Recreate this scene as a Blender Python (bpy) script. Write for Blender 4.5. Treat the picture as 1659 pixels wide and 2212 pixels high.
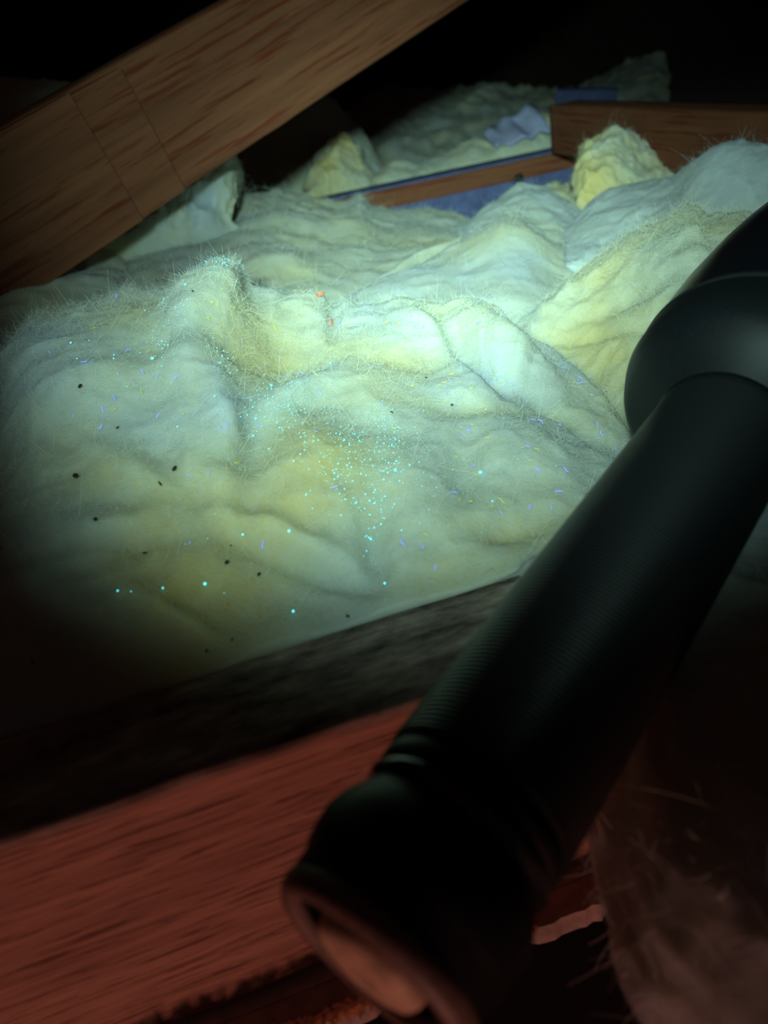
import bpy, math
import numpy as np
from mathutils import Matrix, Vector

for o in list(bpy.data.objects):
    bpy.data.objects.remove(o, do_unlink=True)
scene = bpy.context.scene
C = scene.collection
rng = np.random.default_rng(11)

# ------------------------------------------------------------------ camera
# metres; z = 0 is the top of the ceiling joists, x runs along the joists, y away from the hatch
FPX, CX, CY = 1660.0, 829.5, 1106.0
CAM = np.array([0.0, 0.0, 0.13823])
R = np.array([[0.94341416, 0.2781116, -0.18062021],
              [-0.29293767, 0.44363372, -0.8469809],
              [-0.15542756, 0.85196378, 0.5]])
cam = bpy.data.cameras.new('camera')
cam.sensor_fit = 'VERTICAL'; cam.sensor_height = 36.0
cam.lens = FPX / 2212.0 * 36.0
cam.clip_start = 0.005; cam.clip_end = 20
cam.dof.use_dof = True; cam.dof.focus_distance = 0.32; cam.dof.aperture_fstop = 10.0
camo = bpy.data.objects.new('camera', cam); C.objects.link(camo)
M4 = Matrix.Identity(4)
for i in range(3):
    for j in range(3): M4[i][j] = R[i, j]
    M4[i][3] = CAM[i]
camo.matrix_world = M4
scene.camera = camo

# ------------------------------------------------------------------ world, light, exposure
scene.view_settings.view_transform = 'Standard'
scene.view_settings.look = 'None'
scene.view_settings.gamma = 1.0
scene.view_settings.use_curve_mapping = False
scene.view_settings.exposure = 0.0
w = bpy.data.worlds.new('dark_attic'); scene.world = w; w.use_nodes = True
w.node_tree.nodes['Background'].inputs[0].default_value = (0.6, 0.62, 0.7, 1)
w.node_tree.nodes['Background'].inputs[1].default_value = 0.016

def lamp(name, kind, loc, target, energy, color, **kw):
    l = bpy.data.lights.new(name, kind); l.energy = energy; l.color = color
    for k, v in kw.items(): setattr(l, k, v)
    o = bpy.data.objects.new(name, l); C.objects.link(o)
    o.location = loc
    o.rotation_euler = (Vector(target) - Vector(loc)).to_track_quat('-Z', 'Y').to_euler()
    return o
# hand-held ultraviolet torch beside the camera (one torch: its hot spot and its beam share place and aim)
UV_POS = (-0.07, -0.10, 0.235); UV_AIM = (0.195, 0.545, 0.045)
lamp('ultraviolet_torch_hot_spot_offscreen', 'SPOT', UV_POS, UV_AIM, 32.0, (0.58, 1.0, 0.88), spot_size=math.radians(29), spot_blend=1.0, shadow_soft_size=0.02)
lamp('ultraviolet_torch_beam_offscreen', 'SPOT', UV_POS, UV_AIM, 17.0, (0.58, 0.98, 0.87), spot_size=math.radians(52), spot_blend=1.0, shadow_soft_size=0.02)
# lamp of the room below, shining up through the open hatch
lamp('room_lamp_below_hatch_offscreen', 'AREA', (-0.55, -1.30, -0.95), (-0.06, 0.14, -0.05), 8.5, (1.0, 0.40, 0.30), size=0.3)

# ------------------------------------------------------------------ helpers
def ray(px, py):
    px = np.asarray(px, float); py = np.asarray(py, float)
    v = np.stack([(px - CX) / FPX, -(py - CY) / FPX, -np.ones_like(px)], -1)
    return v @ R.T
def at(px, py, Y):
    d = ray(px, py)
    return CAM + d * (np.asarray(Y, float) / d[..., 1])[..., None]
def proj(p):
    q = (p - CAM) @ R
    return np.stack([CX + FPX * q[..., 0] / -q[..., 2], CY - FPX * q[..., 1] / -q[..., 2]], -1)

def mesh(name, V, F, mat=None, smooth=True, attrs=None):
    V = np.asarray(V, np.float32); me = bpy.data.meshes.new(name)
    if isinstance(F, np.ndarray):
        n, k = F.shape
        me.vertices.add(len(V)); me.vertices.foreach_set('co', V.ravel())
        me.loops.add(n * k); me.loops.foreach_set('vertex_index', F.astype(np.int32).ravel())
        me.polygons.add(n); me.polygons.foreach_set('loop_start', np.arange(0, n * k, k, dtype=np.int32))
        me.update(calc_edges=True)
    else:
        me.from_pydata([tuple(map(float, v)) for v in V], [], F); me.update()
    me.polygons.foreach_set('use_smooth', np.full(len(me.polygons), smooth))
    if attrs:
        for k, a in attrs.items():
            at_ = me.attributes.new(k, 'FLOAT', 'POINT'); at_.data.foreach_set('value', np.asarray(a, np.float32))
    if mat: me.materials.append(mat)
    return me
def link(name, me, parent=None):
    o = bpy.data.objects.new(name, me); C.objects.link(o)
    if parent: o.parent = parent
    return o
def tag(o, label=None, cat=None, group=None, kind=None):
    if label: o['label'] = label
    if cat: o['category'] = cat
    if group: o['group'] = group
    if kind: o['kind'] = kind
    return o
def empty(name, loc=(0, 0, 0)):
    o = bpy.data.objects.new(name, None); o.empty_display_size = 0.02; C.objects.link(o); o.location = loc
    return o

# value noise -----------------------------------------------------------
_T = rng.random(65536).astype(np.float32)
def vnoise(p):
    i = np.floor(p).astype(np.int64); f = p - i; f = f * f * (3 - 2 * f)
    def hsh(a, b, c): return _T[(a * 73856093 ^ b * 19349663 ^ c * 83492791) & 65535]
    r = 0
    for dx in (0, 1):
        for dy in (0, 1):
            for dz in (0, 1):
                wgt = (f[:, 0] if dx else 1 - f[:, 0]) * (f[:, 1] if dy else 1 - f[:, 1]) * (f[:, 2] if dz else 1 - f[:, 2])
                r = r + wgt * hsh(i[:, 0] + dx, i[:, 1] + dy, i[:, 2] + dz)
    return r * 2 - 1
def fbm(p, wave, octaves=3, gain=0.5, billow=False):
    s = 0; a = 1.0; t = 0
    for k in range(octaves):
        n = vnoise(p / wave * (2.03 ** k) + 17.3 * k)
        s = s + a * ((1 - 2 * np.abs(n)) if billow else n); t += a; a *= gain
    return s / t

def smooth01(x): x = np.clip(x, 0, 1); return x * x * (3 - 2 * x)

# ------------------------------------------------------------------ materials
def newmat(name):
    m = bpy.data.materials.new(name); m.use_nodes = True
    nt = m.node_tree; b = nt.nodes['Principled BSDF']
    return m, nt, b
def nd(nt, t, **kw):
    n = nt.nodes.new(t)
    for k, v in kw.items(): setattr(n, k, v)
    return n
def ramp(nt, fac, stops):
    r = nd(nt, 'ShaderNodeValToRGB')
    while len(r.color_ramp.elements) < len(stops): r.color_ramp.elements.new(0.5)
    for e, (p, c) in zip(r.color_ramp.elements, stops): e.position = p; e.color = (*c, 1)
    nt.links.new(fac, r.inputs[0]); return r.outputs[0]
def mapping(nt, scale, coord='Object'):
    t = nd(nt, 'ShaderNodeTexCoord'); mp = nd(nt, 'ShaderNodeMapping'); mp.inputs['Scale'].default_value = scale
    nt.links.new(t.outputs[coord], mp.inputs[0]); return mp.outputs[0]
def noise(nt, vec, scale, detail=6, rough=0.6):
    n = nd(nt, 'ShaderNodeTexNoise'); n.inputs['Scale'].default_value = scale; n.inputs['Detail'].default_value = detail
    n.inputs['Roughness'].default_value = rough; nt.links.new(vec, n.inputs['Vector']); return n.outputs['Fac']

def fluff_mat(name, cool, mid, warm, sss=0.9, radius=0.012):
    """glass wool: tint 0 = cool fibres, 1 = yellow resin-rich wool"""
    m, nt, b = newmat(name)
    a = nd(nt, 'ShaderNodeAttribute', attribute_name='tint')
    v = mapping(nt, (1, 1, 1))
    n1 = noise(nt, v, 260, 4, 0.65)
    mx = nd(nt, 'ShaderNodeMath', operation='MULTIPLY_ADD'); nt.links.new(n1, mx.inputs[0]); mx.inputs[1].default_value = 0.5
    nt.links.new(a.outputs['Fac'], mx.inputs[2])
    sb = nd(nt, 'ShaderNodeMath', operation='SUBTRACT'); nt.links.new(mx.outputs[0], sb.inputs[0]); sb.inputs[1].default_value = 0.25
    col = ramp(nt, sb.outputs[0], [(0.0, cool), (0.5, mid), (1.0, warm)])
    nt.links.new(col, b.inputs['Base Color'])
    b.inputs['Roughness'].default_value = 1.0; b.inputs['Specular IOR Level'].default_value = 0.0
    if sss:
        b.inputs['Subsurface Weight'].default_value = sss
        b.inputs['Subsurface Radius'].default_value = (1.0, 0.9, 0.6); b.inputs['Subsurface Scale'].default_value = radius
    n2 = noise(nt, v, 700, 5, 0.7)
    bp = nd(nt, 'ShaderNodeBump'); bp.inputs['Strength'].default_value = 0.5; bp.inputs['Distance'].default_value = 0.016
    nt.links.new(n2, bp.inputs['Height']); nt.links.new(bp.outputs[0], b.inputs['Normal'])
    return m
def fibre_mat(name, cool, mid, warm):
    m, nt, b = newmat(name)
    a = nd(nt, 'ShaderNodeAttribute', attribute_name='tint')
    col = ramp(nt, a.outputs['Fac'], [(0.0, cool), (0.5, mid), (1.0, warm)])
    d = nd(nt, 'ShaderNodeBsdfDiffuse'); t = nd(nt, 'ShaderNodeBsdfTranslucent'); mx = nd(nt, 'ShaderNodeMixShader')
    nt.links.new(col, d.inputs[0]); nt.links.new(col, t.inputs[0]); mx.inputs[0].default_value = 0.5
    nt.links.new(d.outputs[0], mx.inputs[1]); nt.links.new(t.outputs[0], mx.inputs[2])
    tr = nd(nt, 'ShaderNodeBsdfTransparent'); m2 = nd(nt, 'ShaderNodeMixShader'); m2.inputs[0].default_value = 0.45
    nt.links.new(mx.outputs[0], m2.inputs[1]); nt.links.new(tr.outputs[0], m2.inputs[2])
    nt.links.new(m2.outputs[0], nt.nodes['Material Output'].inputs[0]); return m
COOL, MID, WARM = (0.53, 0.58, 0.63), (0.62, 0.62, 0.48), (0.70, 0.56, 0.24)
M_FLUFF = fluff_mat('glass_wool', COOL, MID, WARM)
M_FIBRE = fibre_mat('glass_wool_fibre', (0.62, 0.76, 0.90), (0.88, 0.90, 0.76), (0.92, 0.86, 0.46))

def wood_mat(name, dark, light, along=(3, 70, 70), streak=0.5, bump=0.0006, rough=0.8, stain=None, top=None):
    m, nt, b = newmat(name)
    v = mapping(nt, along); n = noise(nt, v, 2.2, 8, 0.65)
    v2 = mapping(nt, (along[0] * 2.5, along[1] * 3, along[2] * 3)); n2 = noise(nt, v2, 2.5, 4, 0.6)
    c = ramp(nt, n, [(0.3, dark), (0.62, light)])
    c2 = ramp(nt, n2, [(0.36, tuple(x * streak for x in dark)), (0.47, (1, 1, 1))])
    mx = nd(nt, 'ShaderNodeMix', data_type='RGBA', blend_type='MULTIPLY'); mx.inputs['Factor'].default_value = 0.75
    nt.links.new(c, mx.inputs['A']); nt.links.new(c2, mx.inputs['B']); out = mx.outputs['Result']
    if stain:
        v3 = mapping(nt, (1, 1, 1)); n3 = noise(nt, v3, stain[0], 5, 0.7)
        f = ramp(nt, n3, [(0.45, (0, 0, 0)), (0.6, (1, 1, 1))])
        m2 = nd(nt, 'ShaderNodeMix', data_type='RGBA'); nt.links.new(f, m2.inputs['Factor']); nt.links.new(out, m2.inputs['A'])
        m2.inputs['B'].default_value = (*stain[1], 1); out = m2.outputs['Result']
    if top:
        tc_ = nd(nt, 'ShaderNodeTexCoord'); sx = nd(nt, 'ShaderNodeSeparateXYZ'); nt.links.new(tc_.outputs['Object'], sx.inputs[0])
        mr = nd(nt, 'ShaderNodeMapRange'); mr.inputs['From Min'].default_value = -0.003; mr.inputs['From Max'].default_value = -0.0006
        nt.links.new(sx.outputs['Z'], mr.inputs['Value'])
        d1 = noise(nt, mapping(nt, (12, 40, 40)), 2.0, 8, 0.75)
        c4 = ramp(nt, d1, [(0.36, top[0]), (0.50, top[1]), (0.64, top[2])])
        m4 = nd(nt, 'ShaderNodeMix', data_type='RGBA'); nt.links.new(mr.outputs[0], m4.inputs['Factor']); nt.links.new(out, m4.inputs['A']); nt.links.new(c4, m4.inputs['B']); out = m4.outputs['Result']
    nt.links.new(out, b.inputs['Base Color']); b.inputs['Roughness'].default_value = rough
    b.inputs['Specular IOR Level'].default_value = 0.2
    bp = nd(nt, 'ShaderNodeBump'); bp.inputs['Strength'].default_value = 0.6; bp.inputs['Distance'].default_value = bump
    nt.links.new(n2, bp.inputs['Height']); nt.links.new(bp.outputs[0], b.inputs['Normal'])
    return m
M_JOIST = wood_mat('rough_sawn_pine', (0.26, 0.13, 0.09), (0.48, 0.25, 0.18), (7, 130, 130), 0.6, top=((0.04, 0.028, 0.022), (0.30, 0.23, 0.19), (0.60, 0.48, 0.40)))
M_RAFTER = wood_mat('attic_pine', (0.13, 0.042, 0.020), (0.20, 0.070, 0.034), (2, 40, 40), 5.0)
M_FARWOOD = M_RAFTER
def plain(name, col, rough=0.6, metal=0.0, spec=0.5, emit=None, es=0.0, var=0.0, vs=200):
    m, nt, b = newmat(name)
    if var:
        n = noise(nt, mapping(nt, (1, 1, 1)), vs, 5, 0.65)
        c = ramp(nt, n, [(0.3, tuple(x * (1 - var) for x in col)), (0.7, tuple(min(1, x * (1 + var)) for x in col))])
        nt.links.new(c, b.inputs['Base Color'])
    else: b.inputs['Base Color'].default_value = (*col, 1)
    b.inputs['Roughness'].default_value = rough; b.inputs['Metallic'].default_value = metal
    b.inputs['Specular IOR Level'].default_value = spec
    if emit: b.inputs['Emission Color'].default_value = (*emit, 1); b.inputs['Emission Strength'].default_value = es
    return m

# ------------------------------------------------------------------ boxes / boards
def board(length, wid, hgt, n=(60, 6, 10), rough=0.0006, bev=0.0015, seed=0.0):
    """a rough sawn board along +x, centred in y, top at z = 0; worn edges"""
    V = []; F = []
    m = max(1, n[0])
    prof = []
    hw = wid / 2
    def edge(a, b, k):
        for i in range(k): prof.append(a + (b - a) * i / k)
    c = [np.array(q) for q in ((-hw + bev, 0), (hw - bev, 0), (hw, -bev), (hw, -hgt + bev), (hw - bev, -hgt), (-hw + bev, -hgt), (-hw, -hgt + bev), (-hw, -bev))]
    ks = [n[1], 1, n[2], 1, n[1], 1, n[2], 1]
    for i in range(8): edge(c[i], c[(i + 1) % 8], ks[i])
    prof = np.array(prof); k = len(prof)
    xs = np.linspace(0, length, m + 1)
    P = np.zeros((m + 1, k, 3)); P[..., 0] = xs[:, None]; P[..., 1] = prof[None, :, 0]; P[..., 2] = prof[None, :, 1]
    Q = P.reshape(-1, 3)
    nn = fbm(Q * np.array([0.35, 1.6, 1.6]) + seed, 0.01, 3)
    nr = np.zeros_like(Q); nr[:, 1] = Q[:, 1] / hw; nr[:, 2] = (Q[:, 2] + hgt / 2) / (hgt / 2)
    nr = np.sign(nr) * np.abs(nr) ** 6
    Q = Q + nr * nn[:, None] * rough
    idx = np.arange((m + 1) * k).reshape(m + 1, k)
    a = idx[:-1]; b = idx[1:]
    F = np.stack([a, b, np.roll(b, -1, 1), np.roll(a, -1, 1)], -1).reshape(-1, 4)
    faces = [tuple(int(i) for i in f) for f in F] + [tuple(int(i) for i in idx[0]), tuple(int(i) for i in idx[-1][::-1])]
    return Q, faces
def place_board(name, p0, p1, wid, hgt, mat, up=(0, 0, 1), parent=None, **kw):
    """top centre-line from p0 to p1"""
    p0 = np.array(p0, float); p1 = np.array(p1, float); d = p1 - p0; L = np.linalg.norm(d); x = d / L
    u = np.array(up, float); u -= x * (u @ x); u /= np.linalg.norm(u); y = np.cross(u, x)
    Q, F = board(L, wid, hgt, **kw)
    o = link(name, mesh(name, Q, F, mat), parent)
    m = Matrix.Identity(4)
    for i in range(3): m[i][0] = x[i]; m[i][1] = y[i]; m[i][2] = u[i]; m[i][3] = p0[i]
    o.matrix_world = m
    return o

def boxmesh(x0, x1, y0, y1, z0, z1):
    V = [(x, y, z) for x in (x0, x1) for y in (y0, y1) for z in (z0, z1)]
    F = [(0, 1, 3, 2), (4, 6, 7, 5), (0, 4, 5, 1), (2, 3, 7, 6), (0, 2, 6, 4), (1, 5, 7, 3)]
    return V, F

# ------------------------------------------------------------------ the attic shell
M_DECK = wood_mat('old_roof_deck', (0.05, 0.035, 0.025), (0.09, 0.065, 0.05), (3, 30, 30))
M_GYPSUM = plain('gypsum_board', (0.45, 0.38, 0.36), 0.9, var=0.3, vs=120)
JY0, JY1, JH = 0.1403, 0.1783, 0.0915
V, F = boxmesh(-1.6, 2.6, JY0 - 0.004, 3.2, -JH - 0.0125, -JH)
tag(link('floor', mesh('floor', V, F, M_GYPSUM, False)), kind='structure')
V, F = boxmesh(-1.6, 2.6, 3.2, 3.24, -JH - 0.0125, 1.75)
tag(link('wall_back', mesh('wall_back', V, F, M_DECK, False)), kind='structure')
# pitched roof deck: rises to the right, boards running along y
rp = [(-1.6, 0.35), (2.6, 1.75)]
V = []; F = []
for (x, z) in rp:
    for t in (0, 0.02):
        for y in (-0.8, 3.2): V.append((x, y, z + t))
F = [(0, 1, 5, 4), (2, 6, 7, 3), (0, 4, 6, 2), (1, 3, 7, 5), (0, 2, 3, 1), (4, 5, 7, 6)]
tag(link('ceiling', mesh('ceiling', V, F, M_DECK, False)), kind='structure')

V, F = boxmesh(2.6, 2.64, -0.8, 3.24, -JH - 0.0125, 1.78)
tag(link('wall_right', mesh('wall_right', V, F, M_DECK, False)), kind='structure')
V, F = boxmesh(-1.64, -1.6, JY0, 3.24, -JH - 0.0125, 0.4)
tag(link('wall_left', mesh('wall_left', V, F, M_DECK, False)), kind='structure')
V, F = boxmesh(-1.6, 2.6, -1.6, 3.2, -2.5, -2.46)
tag(link('floor_below', mesh('floor_below', V, F, plain('dark_room_floor', (0.05, 0.03, 0.025), 0.8, var=0.2, vs=8), False)), kind='structure')

# torn gypsum lip of the hatch opening under the near joist
def lip():
    n = 160; xs = np.linspace(-0.35, 0.075, n)
    e = 0.1285 + 0.0035 * fbm(np.stack([xs * 1, xs * 0, xs * 0], -1), 0.02, 4) + 0.0015 * fbm(np.stack([xs, xs * 0 + 3, xs * 0], -1), 0.003, 2)
    V = []; F = []
    prof = [(JY0 - 0.0042, -JH), (0, 0.0), (1, -0.0004), (0, -0.0105), (JY0 - 0.0042, -JH - 0.0125)]
    for i, x in enumerate(xs):
        V += [(x, JY0 - 0.0042, -JH - 0.0002), (x, e[i] + 0.0035, -JH - 0.0008), (x, e[i], -JH - 0.0025), (x, e[i] - 0.0005, -JH - 0.0105), (x, JY0 - 0.0042, -JH - 0.0125)]
    for i in range(n - 1):
        for k in range(5):
            a = i * 5 + k; b = i * 5 + (k + 1) % 5
            F.append((a, b, b + 5, a + 5))
    F.append((0, 1, 2, 3, 4)); F.append(tuple((n - 1) * 5 + k for k in (4, 3, 2, 1, 0)))
    return np.array(V), F, xs, e
V, F, xs, e = lip()
lipo = tag(link('trim_1', mesh('trim_1', V, F, plain('gypsum_paper', (0.38, 0.28, 0.25), 0.9, var=0.35, vs=150), False)), kind='structure')
# ragged torn paper fuzz along the lip's edge
Vt = []; Ft = []
for i in range(900):
    x = rng.uniform(-0.2, 0.05); k = int(np.clip(np.searchsorted(xs, x), 1, len(xs) - 1)); y = e[k] + rng.uniform(-0.0005, 0.0035); z = -JH - 0.0012 + rng.uniform(-0.0015, 0.0006)
    l = rng.uniform(0.002, 0.0065); wd = rng.uniform(0.0004, 0.0011); an = rng.uniform(-0.9, 0.9); up = rng.uniform(-0.1, 0.7)
    d = np.array([math.sin(an), -math.cos(an) * 0.8, up]); sd = np.array([math.cos(an), math.sin(an), 0.2])
    p = np.array([x, y, z]); b0 = len(Vt)
    Vt += [p - sd * wd, p + sd * wd, p + d * l * 0.6 + sd * wd * 0.7, p + d * l, p + d * l * 0.6 - sd * wd * 0.7, p + d * l * 0.4 - np.array([0, 0, 0.0004])]
    Ft += [(b0, b0 + 1, b0 + 2, b0 + 3), (b0, b0 + 3, b0 + 4), (b0, b0 + 5, b0 + 1), (b0 + 1, b0 + 5, b0 + 2), (b0, b0 + 4, b0 + 5)]
tag(link('torn_paper_edge', mesh('torn_paper_edge', Vt, Ft, plain('torn_paper', (0.9, 0.62, 0.42), 0.95), False), lipo), kind='stuff')

# ------------------------------------------------------------------ timbers
j = place_board('ceiling_joist', (-0.6, (JY0 + JY1) / 2, 0), (0.62, (JY0 + JY1) / 2, 0), JY1 - JY0, JH, M_JOIST, n=(420, 10, 26), rough=0.0009, bev=0.0022)
tag(j, 'rough sawn pine joist edging the hatch, reddish face and grey worn top', 'wood beam')
hj = place_board('hatch_header', (0.098, -0.30, -0.003), (0.098, JY0 - 0.001, -0.003), 0.038, 0.0885, M_JOIST, n=(60, 4, 10))
tag(hj, 'short wooden hatch header buried under dim insulation beside the flashlight', 'wood beam')
fj = place_board('ceiling_joist', (-0.6, 0.975, 0.006), (0.72, 0.975, 0.006), 0.038, 0.0975, M_FARWOOD, n=(80, 4, 10))
tag(fj, 'far orange-brown joist behind the insulation with a bluish lower strip', 'wood beam')
M_BLUE = plain('bluish_uv_reflection', (0.085, 0.10, 0.23), 0.7, var=0.3, vs=60)  # added strips: blue paints in violet torch light reflected off the joist
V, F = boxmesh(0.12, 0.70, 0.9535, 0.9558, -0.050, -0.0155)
bl = link('uv_reflection_strip', mesh('uv_reflection_strip', V, F, M_BLUE, False)); bl.parent = fj; bl.matrix_parent_inverse = fj.matrix_world.inverted(); bl['label'] = 'bluish strip, painted reflection of torch light'
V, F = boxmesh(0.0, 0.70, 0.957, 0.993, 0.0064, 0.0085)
bl2 = link('uv_reflection_strip', mesh('uv_reflection_strip', V, F, M_BLUE, False)); bl2.parent = fj; bl2.matrix_parent_inverse = fj.matrix_world.inverted(); bl2['label'] = 'bluish strip, painted reflection of torch light'
def lathe(profile, seg=48, axis=None, origin=None):
    """profile [(s, r)] about axis"""
    a = np.array(axis if axis is not None else (0, 0, 1), float); a /= np.linalg.norm(a)
    u = np.cross(a, (0, 0, 1) if abs(a[2]) < 0.9 else (1, 0, 0)); u /= np.linalg.norm(u); v = np.cross(a, u)
    o = np.array(origin if origin is not None else (0, 0, 0), float)
    pr = np.array(profile, float); th = np.linspace(0, 2 * np.pi, seg, endpoint=False)
    ring = np.cos(th)[:, None] * u + np.sin(th)[:, None] * v
    V = (o + pr[:, 0, None, None] * a + pr[:, 1, None, None] * ring[None]).reshape(-1, 3)
    idx = np.arange(len(pr) * seg).reshape(len(pr), seg); A = idx[:-1]; B = idx[1:]
    F = np.stack([A, np.roll(A, -1, 1), np.roll(B, -1, 1), B], -1).reshape(-1, 4)
    return V, F
pb = at(1122, 386, 0.95)
V, F = lathe([(0, 0.0), (0, 0.0055), (0.004, 0.0062), (0.0065, 0.005), (0.008, 0.0)], 20, (0, -1, 0), (pb[0], 0.954, pb[2]))
kb = link('bolt_head', mesh('bolt_head', V, F, plain('black_iron', (0.01, 0.01, 0.012), 0.7))); kb.parent = fj; kb.matrix_parent_inverse = fj.matrix_world.inverted(); kb['label'] = 'black bolt head'

# beam on the right that runs towards the hatch across the joists
rb0 = at(1188, 228, 0.93); rb1 = at(1700, 268, 0.50)
rb1 = rb0 + (rb1 - rb0) * 1.0; rb1[2] = rb0[2]
sb = place_board('cross_beam', rb0 + np.array([0.019, 0, 0]), rb1 + np.array([0.019, 0, 0]), 0.038, rb0[2] - 0.0092, M_RAFTER, n=(80, 4, 12))
tag(sb, 'brown cross beam running over the joists behind the yellow wool chunk', 'wood beam')
# slanting timber, upper left
tl0 = at(-260, 416, 0.57); tl1 = at(1150, -377, 0.84)
bdir = (tl1 - tl0) / np.linalg.norm(tl1 - tl0)
tl0 = tl0 - bdir * ((tl0[2] - 0.012) / bdir[2])                    # foot sinks into the wool
hit = (0.35 + (tl1[0] + 1.6) / 3.0 - 0.004 - tl1[2]) / (bdir[2] - bdir[0] / 3.0)
tl1 = tl1 + bdir * (min(hit, 1.2) if hit > 0 else 1.2)
br = place_board('roof_brace', tl0, tl1, 0.038, 0.089, M_RAFTER, n=(120, 4, 14))
tag(br, 'slanting brown pine roof brace rising over the insulation', 'wood beam')
bx_ = (tl1 - tl0); L_ = np.linalg.norm(bx_)
tq = np.linspace(0, 1, 400); pq = proj(tl0 + bx_ * tq[:, None] + np.array([0, 0, -0.045]))[:, 0]
sa, sb_, = np.interp([165, 268], pq, tq * L_)
for k, (s0, s1) in enumerate(((0.002, sa), (sa, sb_))):
    ply = boxmesh(s0, s1, -0.0282 + 0.004 * k, -0.0195, -0.088, -0.001 - 0.002 * k)
    # thin scab boards nailed on the near face
    g = link('scab_board', mesh('scab_board', ply[0], ply[1], M_RAFTER, False), br)

# ------------------------------------------------------------------ insulation
# axis and outline of the flashlight that presses into the wool
ZT = 0.1293
A = np.array([0.81889098, 0.56532034, 0.09914741]); A /= np.linalg.norm(A)
T0 = CAM + ray(796, 2081) * ZT
K = ZT / 0.131
T_PROF = np.array([(-0.002, 0.0190), (0.003, 0.0203), (0.0155, 0.0222), (0.0235, 0.0195), (0.033, 0.0203), (0.1775, 0.0210), (0.1800, 0.0215), (0.1830, 0.0275), (0.1868, 0.0330), (0.1960, 0.0384), (0.2090, 0.0394), (0.2550, 0.0404), (0.2890, 0.0394), (0.3262, 0.0362)]) * K
def press_torch(Q, gap=0.0002):
    d = Q - T0; s_ = d @ A; rad = d - s_[:, None] * A
    r = np.interp(s_, T_PROF[:, 0], T_PROF[:, 1]) + gap
    dist = np.linalg.norm(rad, axis=1)
    ins = (s_ > T_PROF[0, 0]) & (s_ < T_PROF[-1, 0]) & (dist < r)
    side = np.cross(A, (0, 0, 1)); side /= np.linalg.norm(side); dn = np.cross(A, side); dn = dn if dn[2] < 0 else -dn
    h = rad @ side; v = rad @ dn
    up = ins & (v < 0)                                    # above the axis: dent it down under the barrel
    lo = ins & ~up
    Q = Q.copy()
    Q[lo] += rad[lo] * ((r[lo] / np.maximum(dist[lo], 1e-6)) - 1)[:, None]
    hh = np.clip(h[up], -r[up], r[up])
    Q[up] += dn[None] * (np.sqrt(np.maximum(r[up] ** 2 - hh ** 2, 0)) - v[up])[:, None]
    return Q
def poly(pts, u):
    pts = np.array(pts, float)
    return [np.interp(u, pts[:, 0], pts[:, k]) for k in range(1, pts.shape[1])]
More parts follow.
